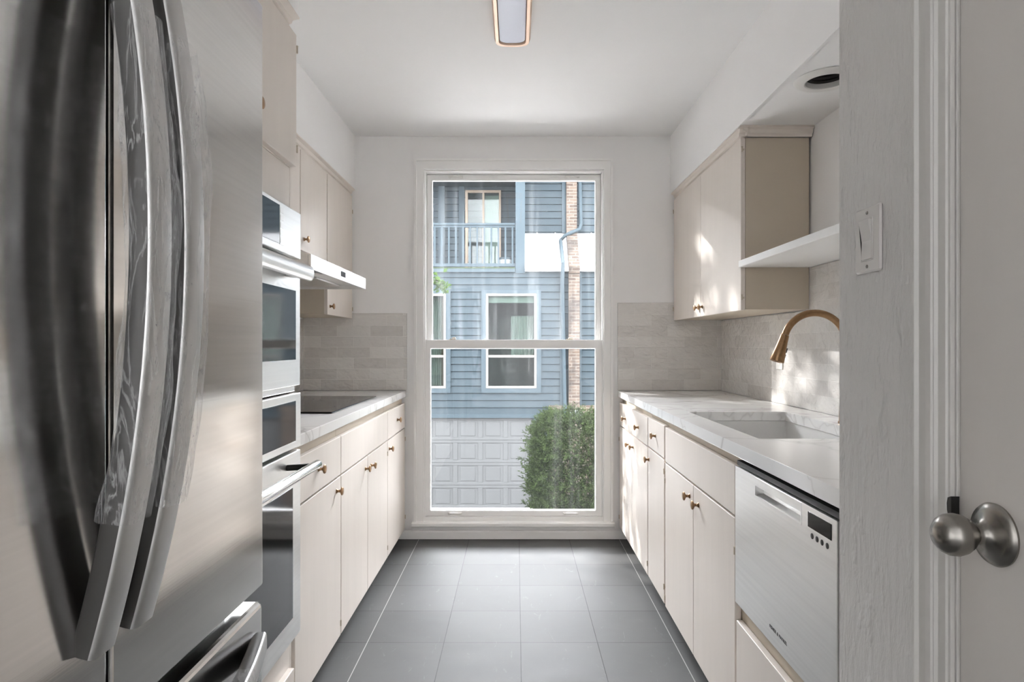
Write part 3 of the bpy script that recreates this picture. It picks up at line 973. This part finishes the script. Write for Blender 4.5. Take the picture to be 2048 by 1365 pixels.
cprof = [(XN - .0005, .976), (XN - .010, .975), (XN - .0155, .971), (XN - .0155, .9655), (XN - .011, .9635), (XN - .0105, .948), (XN - .0125, .9455),
         (XN - .0125, .934), (XN - .0105, .9325), (XN - .0105, .9305), (XN - .0070, .9285), (XN - .0070, .913), (XN - .0050, .911), (XN - .0050, .906), (XN - .0005, .906)]
tr = MB().prism(cprof, 'z', .001, 2.10)
tr.prism([(x, 2 * .5 - (y - .0) ) for x, y in [(x, y + .0) for x, y in cprof]], 'z', .001, 2.10)
cprof = [(XN - (XN - x) * 1.4, y) for x, y in cprof]
tr2 = MB().prism(cprof, 'z', .001, 2.115)
tr2.prism([(x, 1.005 - y) for x, y in cprof], 'z', .001, 2.115)
tr2.box(XN - .012, XN - .0005, .03, .975, 2.055, 2.115)
tr2.box(XN + .0, XN + .10, .9035, .9145, .001, 2.05)
struct('trim_11', tr2, 'casing_paint', .0006)
t = thing('door_1', 'painted grey-white door with nickel knob in the near right wall', 'door', (.63, .5, 0))
t['kind'] = 'structure'
part('leaf', box(.6185, .6535, .108, .9022, .006, 2.042), 'door_paint', t, .002)
KY, KZ = .834, .956
kn = part('knob', MB().lathe([(0, .0400), (.003, .0405), (.007, .038), (.010, .030), (.014, .020), (.018, .0155), (.021, .0130), (.024, .0122), (.0275, .0122), (.031, .0150),
     (.036, .0200), (.044, .0250), (.053, .0272), (.062, .0262), (.070, .0222), (.0755, .0160), (.0785, .0085), (.0790, .001)], (.6183, KY, KZ), (-1, 0, 0), 40), 'nickel', t, 0, True)
part('lock_pin', MB().lathe([(0, .005), (.0026, .005), (.003, .003), (.0012, .0026)], (.6100, KY - .022, KZ - .004), (-1, 0, 0), 14), 'dark_metal', kn, 0, True)
sp_ = MB().prism([(.9036, .958), (.9085, .960), (.9112, .968), (.9118, .978), (.9100, .986), (.9036, .989)], 'x', XN - .0085, XN - .0065)
sp_.box(XN - .0085, XN + .003, .9024, .9034, .958, .989)
part('strike_plate', sp_, 'dark_metal', t, 0)

# ------------------------------------------------------------------ outside: ground
GZ = -2.70
struct('ground', box(-30, 30, D + .35, 45, GZ - .2, GZ), 'pavement')
simple('drive_cover', (.024, .019, .015, 1), .9, var=.2, vscale=6, spec=.1)
struct('ground_strip', box(-6, 10, 14.3, 15.22, GZ, GZ + .012), 'drive_cover')  # added strip in the drive's brown; ground stays pale to bounce light
ow = MB()
ow.box(-8, OP[0] - .02, D + .205, D + .33, GZ, 3.4); ow.box(OP[1] + .02, 8, D + .205, D + .33, GZ, 3.4)
ow.box(OP[0] - .02, OP[1] + .02, D + .205, D + .33, GZ, OP[2] - .02); ow.box(OP[0] - .02, OP[1] + .02, D + .205, D + .33, OP[3] + .02, 3.4)
struct('wall_exterior', ow, 'siding')

# ------------------------------------------------------------------ neighbouring townhouse
FYH = 15.4
K = FYH / 1295.0
def ex(u): return (u - 1032) * K
def ez(v): return 1.2 - (v - 691) * K
HX0, HX1, HTOP = -15.0, 14.0, 6.0
Hs = thing('townhouse', 'blue-grey clapboard townhouse across the drive, seen through the window', 'house', (0, FYH, GZ))
def lap(m, x0, x1, z0, z1, y, pitch=.172, lip=.022):
    """lapped boards as one sawtooth profile, phase tied to height"""
    import math as _m
    zs = [z0]
    k = _m.floor((z0 - GZ) / pitch) + 1
    while GZ + k * pitch < z1 - 1e-4:
        zs.append(GZ + k * pitch); k += 1
    zs.append(z1)
    pr = [(y + .08, z0)]
    for a, b_ in zip(zs[:-1], zs[1:]):
        fa = ((a - GZ) / pitch) % 1.0
        fb = fa + (b_ - a) / pitch
        if fa > .999: fa = 0.0; fb = (b_ - a) / pitch
        if fa < .001:
            pr += [(y + .03, a), (y + .03, a + .014), (y - lip * .92, a + .014)]
        else:
            pr += [(y - lip * (1 - fa), a)]
        pr += [(y - lip * (1 - min(fb, 1.0)), b_)]
    pr.append((y + .08, z1))
    m.prism(pr, 'x', x0, x1)
WZ0, WZ1 = ez(777), ez(588)
CX0, CX1 = ex(972), ex(1073)
LX1 = ex(892); LX0 = LX1 - 1.2
GTOP = ez(836); GX1 = ex(1066); GX0 = GX1 - 4.9
ZB = ez(541)
RX0, QX0 = 4.25, 4.35
sd = MB()
lap(sd, HX0, HX1, WZ1, ZB, FYH); lap(sd, HX0, LX0, WZ0, WZ1, FYH); lap(sd, LX1, CX0, WZ0, WZ1, FYH); lap(sd, CX1, RX0, WZ0, WZ1, FYH); lap(sd, RX0 + 1.2, HX1, WZ0, WZ1, FYH)
lap(sd, HX0, HX1, GTOP, WZ0, FYH); lap(sd, HX0, GX0, GZ, GTOP, FYH); lap(sd, GX1, QX0, GZ, GTOP, FYH); lap(sd, QX0 + 4.9, HX1, GZ, GTOP, FYH)
part('lower_siding', sd, 'siding', Hs)
YU = FYH + .72
su = MB(); lap(su, ex(1049), HX1, ez(541) + .8, HTOP, YU); part('upper_siding', su, 'siding', Hs)
YB = FYH + 1.5
sb = MB(); lap(sb, HX0, ex(1040), ez(545), HTOP, YB); part('balcony_siding', sb, 'siding', Hs)
part('corner_post', box(ex(1031), ex(1050), FYH - .03, YB, ez(547), HTOP), 'house_trim', Hs)
part('roof', box(HX0 - .2, HX1 + .2, FYH - .1, FYH + 8, HTOP, HTOP + .2), 'house_trim', Hs)
part('side_wall', box(HX0, HX0 + .1, FYH + .1, FYH + 8, GZ, HTOP), 'siding', Hs)
part('side_wall', box(HX1 - .1, HX1, FYH + .9, FYH + 8, GZ, HTOP), 'siding', Hs)
# balcony
part('balcony_floor', box(HX0, ex(1030), FYH - .06, YB, ez(545), ez(538)), 'house_trim', Hs)
part('balcony_soffit', box(HX0, ex(1031), FYH - .02, YB, 5.33, 5.5), 'house_trim', Hs)
mo = MB(); mo.box(HX0, ex(1030), FYH - .05, FYH + .03, ez(538), ez(535.5)); part('moss', mo, 'moss', Hs)
rl = MB(); rl.box(HX0, ex(1030), FYH - .01, FYH + .10, ez(450), ez(446.5)); rl.box(HX0, ex(1030), FYH + .02, FYH + .06, ez(455), ez(450)); rl.box(HX0, ex(1030), FYH + .02, FYH + .06, ez(533), ez(527))
ra = part('balcony_railing', rl, 'house_trim', Hs)
x = ex(1025)
while x > -3.4:
    part('baluster', box(x - .02, x + .02, FYH + .02, FYH + .06, ez(527), ez(455)), 'house_trim', ra); x -= .1685
# patio slider behind the balcony
kb = YB / 1295.0
def bxx(u): return (u - 1032) * kb
def bzz(v): return 1.2 - (v - 691) * kb
w = part('balcony_window', MB().frame('y', YB - .08, YB, (bxx(931), bxx(1002), ez(538), bzz(382)), (bxx(936), bxx(998), ez(538) + .05, bzz(387))).box(bxx(965), bxx(969), YB - .07, YB, ez(538), bzz(384)), 'house_frame_tan', Hs)
part('pane', box(bxx(936), bxx(998), YB - .035, YB - .03, ez(538) + .05, bzz(387)), 'house_glass', w)
part('curtain', box(bxx(970), bxx(997), YB - .022, YB - .015, ez(538) + .05, bzz(392)), 'curtain', w)
part('balcony_column', box(bxx(877), bxx(890), YB - .10, YB - .02, ez(538), 5.33), 'house_trim', Hs)
part('balcony_door_trim', MB().box(bxx(918), bxx(929), YB - .06, YB - .02, ez(538), 5.33), 'house_trim', Hs)
# windows of the lower wall
def sashwin(x0, x1, z0, z1, zm):
    w = part('window', MB().frame('y', FYH - .05, FYH + .03, (x0, x1, z0, z1), (x0 + .055, x1 - .055, z0 + .055, z1 - .055)).box(x0 + .05, x1 - .05, FYH - .03, FYH + .02, zm - .03, zm + .03), 'house_frame', Hs)
    part('surround', MB().frame('y', FYH - .045, FYH, (x0 - .11, x1 + .11, z0 - .11, z1 + .09), (x0 - .001, x1 + .001, z0 - .001, z1 + .001)), 'house_trim', w)
    part('pane', box(x0 + .05, x1 - .05, FYH + .005, FYH + .01, z0 + .05, z1 - .05), 'house_glass', w)
    part('dark_room', MB().box(x0 - .1, x1 + .1, FYH + 1.0, FYH + 1.05, z0 - .1, z1 + .1).box(x0 - .1, x0 - .05, FYH + .1, FYH + 1.0, z0 - .1, z1 + .1).box(x1 + .05, x1 + .1, FYH + .1, FYH + 1.0, z0 - .1, z1 + .1).box(x0 - .1, x1 + .1, FYH + .1, FYH + 1.0, z0 - .15, z0 - .1).box(x0 - .1, x1 + .1, FYH + .1, FYH + 1.0, z1 + .1, z1 + .15), 'room_dark', w)
    return w
def drape(x0, x1, z0, z1, y, amp=.02, n=60, waves=8):
    pr = [(x0 + (x1 - x0) * k / n, y + amp * math.sin(2 * PI * waves * k / n)) for k in range(n + 1)]
    pr += [(p, q + .006) for p, q in reversed(pr)]
    return MB().prism(pr, 'z', z0, z1)
w = sashwin(CX0, CX1, WZ0, WZ1, ez(713))
part('curtain', drape(ex(1022), ex(1068), ez(713) + .03, ez(632), FYH + .14), 'curtain', w)
part('blind', box(CX0 + .055, CX1 - .055, FYH + .05, FYH + .07, ez(606), WZ1 - .05), 'curtain', w)
w = sashwin(LX0, LX1, WZ0, WZ1, ez(713))
part('curtain', drape(ex(862), ex(881), WZ0 + .06, WZ1 - .06, FYH + .14, .02, 40, 5), 'curtain', w)
part('curtain', drape(ex(881), ex(890), WZ0 + .06, WZ1 - .06, FYH + .16, .012, 30, 4), 'curtain_tan', w)
w = sashwin(RX0, RX0 + 1.2, WZ0, WZ1, ez(713))
part('curtain', drape(RX0 + .06, RX0 + .75, WZ0 + .06, WZ1 - .06, FYH + .14, .02, 50, 7), 'curtain', w)
# metal roof strip
ZR0, ZR1 = ez(544), 1.2 - (467 - 691) * YU / 1295.0
rm = MB().prism([(FYH - .12, ZR0), (FYH - .12, ZR0 + .06), (YU, ZR1), (YU + .05, ZR1), (YU + .05, ZR0)], 'x', ex(1050), HX1)
for k in range(14):
    xx = ex(1076) + k * .45
    if xx > HX1 - .1: break
    rm.prism([(FYH - .13, ZR0 + .06), (FYH - .13, ZR0 + .085), (YU, ZR1 + .025), (YU, ZR1)], 'x', xx - .008, xx + .008)
part('metal_roof', rm, 'roof_metal', Hs)
# brick strip that climbs over the roof
bx0, bx1 = ex(1136.5), ex(1158.5)
bk = MB()
bk.prism([(FYH - .12, ez(812)), (FYH + .0, ez(812)), (FYH + .0, ZR0 + .04), (YU, ZR1 + .05), (YU, HTOP), (YU - .14, HTOP), (YU - .14, ZR1 + .10), (FYH - .22, ZR0 + .10), (FYH - .16, ZR0 - .05), (FYH - .12, ZR0 - .05)], 'x', bx0, bx1)
part('brick_chimney', bk, 'house_brick', Hs)
part('brick_base', box(ex(1097), QX0 - .12, FYH - .14, FYH - .025, GZ, ez(811)), 'house_brick', Hs)
part('corner_board', MB().box(bx0 - .10, bx0 - .01, YU - .06, YU, ZR1, HTOP).box(bx0 - .19, bx0 - .12, FYH - .06, FYH - .02, ez(812), ZR0).box(bx1 + .01, bx1 + .05, FYH - .06, FYH - .02, ez(812), ZR0), 'house_trim', Hs)
ky = (YU - .1) / 1295.0
dp = MB().tube([((1158 - 1032) * ky, YU - .1, HTOP - .05), ((1160 - 1032) * ky, YU - .1, 5.2), ((1162 - 1032) * ky, YU - .1, 4.20), ((1158 - 1032) * ky, YU - .22, 4.05), ((1142 - 1032) * ky, YU - .30, 3.96), ((1128 - 1032) * ky, YU - .26, 3.88), (ex(1124), YU - .20, 3.78),
           (ex(1124.5), FYH - .24, ZR0 + .16), (ex(1124), FYH - .20, ZR0 - .1), (ex(1124), FYH - .10, ZR0 - .3), (ex(1129), FYH - .09, ez(800)), (ex(1129), FYH - .2, ez(835))], .045, 10)
part('downspout', dp, 'house_trim', Hs, 0, True)
# garage door
gh = (GTOP - GZ - .03) / 4.0
for gx0 in (GX0, QX0):
    gx1 = gx0 + 4.9
    gd = MB()
    gd.box(gx0, gx1, FYH + .007, FYH + .08, GZ + .03, GTOP)
    for r_ in range(4):
        z0 = GZ + .03 + r_ * gh
        gd.box(gx0, gx1, FYH - .005, FYH + .02, z0 + .004, z0 + .065); gd.box(gx0, gx1, FYH - .005, FYH + .02, z0 + gh - .065, z0 + gh - .004)
        for k in range(9):
            xm = gx1 - .055 - k * .598
            gd.box(xm - .055, xm + .055, FYH - .005, FYH + .02, z0 + .065, z0 + gh - .065)
        for k in range(8):
            a, b_ = gx1 - .11 - (k + 1) * .598 + .11 + .05, gx1 - .11 - k * .598 - .05
            gd.box(a + .02, b_ - .02, FYH - .002, FYH + .02, z0 + .105, z0 + gh - .105)
    part('garage_door', gd, 'garage_white', Hs, .006)
    part('garage_header', box(gx0 - .1, gx1 + .12, FYH - .07, FYH - .02, GTOP, GTOP + .09), 'house_trim', Hs)
    part('garage_jamb', box(gx1, gx1 + .09, FYH - .05, FYH + .02, GZ, GTOP), 'house_trim', Hs)

# flood light over the shrub
t = thing('flood_light', 'small grey twin flood light on the townhouse brick above the shrub', 'light', (ex(1150), FYH - .14, ez(826)))
p = Vector((ex(1150), FYH - .145, ez(824)))
part('base', MB().lathe([(0, .06), (.02, .06), (.03, .04)], p, (0, -1, 0), 16), 'pot_white', t, 0, True)
for sx_ in (-1, 1):
    q = p + Vector((sx_ * .05, -.05, -.01))
    part('lamp_head', MB().lathe([(0, .03), (.05, .035), (.10, .07), (.115, .07)], q, (sx_ * .8, -.5, -.35), 16), 'pot_white', t, 0, True)
# planter on the balcony floor
t = thing('flower_pot', 'white planter box standing at the right end of the balcony', 'planter', (ex(1011), FYH + .25, ez(538)))
part('bowl', MB().lathe([(0, .10), (.01, .13), (.10, .16), (.26, .175), (.28, .165), (.27, .15), (.05, .1)], (ex(1011), FYH + .26, ez(538) + .001), (0, 0, 1), 20), 'pot_white', t, 0, True)
part('rim', MB().lathe([(0, .175), (.03, .185), (.05, .185), (.055, .17)], (ex(1011), FYH + .26, ez(538) + .24), (0, 0, 1), 20), 'house_trim', t, 0, True)

# ------------------------------------------------------------------ plants outside
def leaf(m, p, d, w, ln, up):
    s = d.cross(up)
    if s.length < 1e-3: s = d.cross(Vector((1, 0, 0)))
    s.normalize()
    n = s.cross(d)
    b = len(m.v)
    m.v += [tuple(p), tuple(p + d * ln * .45 + s * w + n * w * .3), tuple(p + d * ln), tuple(p + d * ln * .45 - s * w + n * w * .3)]
    m.f.append((b, b + 1, b + 2, b + 3))
def rv():
    while True:
        v = Vector((random.uniform(-1, 1), random.uniform(-1, 1), random.uniform(-1, 1)))
        if .05 < v.length < 1: return v.normalized()

# tall feathery shrub
sy = 11.6
ks = sy / 1295.0
cxs = (1155 - 1032) * ks
ztop = 1.2 - (835 - 691) * ks
t = thing('shrub', 'tall feathery green shrub in front of the garage wall', 'shrub', (cxs, sy, GZ))
st = MB()
for k in range(7):
    a = k * .9
    st.tube([(cxs + .12 * math.cos(a), sy + .12 * math.sin(a), GZ), (cxs + .3 * math.cos(a), sy + .3 * math.sin(a), GZ + 1.2), (cxs + .45 * math.cos(a), sy + .45 * math.sin(a), ztop - .5)], [.03, .022, .008], 6)
part('stem', st, 'bark', t, 0, True)
fl = MB()
def shrub_r(h):   # half width by height share
    return .84 * min(1, .80 + h * .4) * (1 if h < .86 else max(.3, 1 - (h - .86) * 3.0))
for k in range(7600):
    h = random.random()
    a = random.uniform(0, 2 * PI)
    rr0 = shrub_r(h) * (1 + .10 * noise.noise(Vector((math.cos(a) * 2, math.sin(a) * 2, h * 5))))
    q = rr0 * random.uniform(.55, 1.0) ** .5
    p = Vector((cxs + q * math.cos(a), sy + q * .9 * math.sin(a), GZ + .05 + h * (ztop - GZ)))
    d = (Vector((math.cos(a), math.sin(a), 0)) * .7 + Vector((0, 0, .7)) + rv() * .5).normalized()
    L = random.uniform(.09, .20)
    for j in range(7):
        f_ = j / 6
        dd_ = (d * .6 + rv() * .8).normalized()
        leaf(fl, p + d * L * f_, dd_, .0105, random.uniform(.05, .085), rv())
for k in range(46):       # sprays standing off the outline
    a = random.uniform(0, 2 * PI)
    h = random.uniform(.3, 1.0)
    q = shrub_r(h) * .95
    p = Vector((cxs + q * math.cos(a), sy + q * math.sin(a), GZ + h * (ztop - GZ)))
    d = (Vector((math.cos(a), math.sin(a), 0)) * .6 + Vector((0, 0, .8 if h > .8 else .25)) + rv() * .3).normalized()
    for j in range(40):
        f_ = j / 39
        leaf(fl, p + d * .28 * f_, (d * .7 + rv() * .8).normalized(), .008, .08, rv())
part('foliage', fl, 'shrub_leaf', t, recalc=False)

# tree left of the view; one spray of it hangs into the window's upper left
tx, ty = -4.7, 8.7
t = thing('tree', 'leafy green tree whose branch tip shows at the left edge of the window', 'tree', (tx, ty, GZ))
tk = MB().tube([(tx, ty, GZ), (tx + .05, ty, GZ + 1.5), (tx - .05, ty + .05, GZ + 3.2), (tx, ty, GZ + 5.2)], [.16, .13, .11, .06], 12)
part('trunk', tk, 'bark', t, 0, True)
bp = [Vector((tx, ty, GZ + 3.6)), Vector((-3.2, 8.75, 1.45)), Vector((-1.9, 8.9, 1.95)), Vector((-1.35, 9.0, 2.15)), Vector((-1.10, 9.0, 2.10)), Vector((-.97, 9.0, 1.98))]
br_ = MB().tube(bp, [.05, .035, .022, .012, .007, .003], 8)
for (ox, oz, rx) in ((-.6, 1.0, .6), (.75, 1.3, -.4), (.1, 1.6, .2), (.4, .2, -.4)):
    br_.tube([(tx, ty, GZ + 4.4), (tx + ox * .5, ty + rx * .5, GZ + 4.4 + oz * .6), (tx + ox * 1.5, ty + rx * 1.5, GZ + 4.8 + oz * 1.3)], [.05, .035, .012], 8)
part('branch', br_, 'bark', t, 0, True)
lf = MB()
def clump(c, r, n, size):
    for k in range(n):
        p = Vector(c) + rv() * r * random.random() ** .45
        leaf(lf, p, (rv() + Vector((0, 0, -.2))).normalized(), size * .32, size, rv())
def along(p0, p1, n, spread, size):
    for k in range(n):
        p = p0.lerp(p1, random.random()) + rv() * spread * random.random()
        leaf(lf, p, (rv() + Vector((.2, 0, -.1))).normalized(), size * .32, size, rv())
along(bp[2], bp[3], 70, .20, .09); along(bp[3], bp[4], 60, .15, .085); along(bp[4], bp[5], 46, .10, .075)
CLUMPS = [((-3.5, 8.0, 5.72), 1.05, 3600), ((-4.5, 8.5, 5.0), 1.1, 2400), ((-2.9, 7.8, 5.75), .8, 1500), ((-4.7, 8.3, 3.6), .7, 900), ((-4.15, 8.0, 3.05), .42, 420),
          ((-4.0, 8.0, 4.7), .34, 380), ((-3.55, 8.0, 3.85), .5, 26), ((-3.3, 8.0, 3.2), .45, 60), ((-3.4, 8.0, 2.75), .3, 60), ((-3.75, 8.0, 2.42), .32, 60)]
for c, r, n in CLUMPS:
    clump(c, r, n, .135)
part('foliage', lf, 'tree_leaf', t, recalc=False)

# ------------------------------------------------------------------ light
w = bpy.data.worlds.new('World'); S.world = w; w.use_nodes = True
nt = w.node_tree; nt.nodes.clear()
wo = nt.nodes.new('ShaderNodeOutputWorld'); bg = nt.nodes.new('ShaderNodeBackground')
sk = nt.nodes.new('ShaderNodeTexSky'); sk.sky_type = 'HOSEK_WILKIE' if False else 'PREETHAM'
bg.inputs[0].default_value = (.96, .99, 1.04, 1)
bg.inputs[1].default_value = 8.0
nt.nodes.remove(sk)
nt.links.new(bg.outputs[0], wo.inputs[0])

def area(name, loc, rot, sx, sy, power=0, portal=False, col=(1, 1, 1)):
    l = bpy.data.lights.new(name, 'AREA'); l.shape = 'RECTANGLE'; l.size = sx; l.size_y = sy
    l.energy = power; l.color = col
    if portal: l.cycles.is_portal = True
    o = bpy.data.objects.new(name, l); C.objects.link(o); o.location = loc; o.rotation_euler = rot
    return o
area('window_portal', (-.014, D + .19, 1.2), (-PI / 2, 0, 0), 1.12, 2.2, portal=True)
area('fill_opening_portal', (3.19, -2.7, 1.5), (0, PI / 2, 0), 1.2, 2.6, portal=True)  # guides sky light through the unseen opening added for fill
sl_ = bpy.data.lights.new('sun', 'SUN'); sl_.energy = 2.8; sl_.angle = math.radians(.6); sl_.color = (1, .985, .96)
so_ = bpy.data.objects.new('sun', sl_); C.objects.link(so_)
so_.rotation_euler = Vector((1, -1.08, -.60)).to_track_quat('-Z', 'Y').to_euler()

# ------------------------------------------------------------------ camera
cam = bpy.data.cameras.new('camera'); co = bpy.data.objects.new('camera', cam); C.objects.link(co)
cam.sensor_width = 36; cam.lens = 1295.0 / 2048 * 36
co.location = (0, 0, 1.2); co.rotation_euler = (PI / 2, 0, 0)
cam.shift_x = (1024 - 1032) / 2048.0; cam.shift_y = (691 - 682.5) / 2048.0
cam.clip_start = .02
S.camera = co
for o in bpy.data.objects:
    if '_w' in o: del o['_w']

S.view_settings.view_transform = 'Standard'; S.view_settings.look = 'None'
S.view_settings.exposure = 2.79; S.view_settings.gamma = 1.0; S.view_settings.use_curve_mapping = False
S.cycles.use_denoising = True
S.cycles.max_bounces = 12; S.cycles.diffuse_bounces = 8; S.cycles.transparent_max_bounces = 24
S.cycles.sample_clamp_indirect = 8
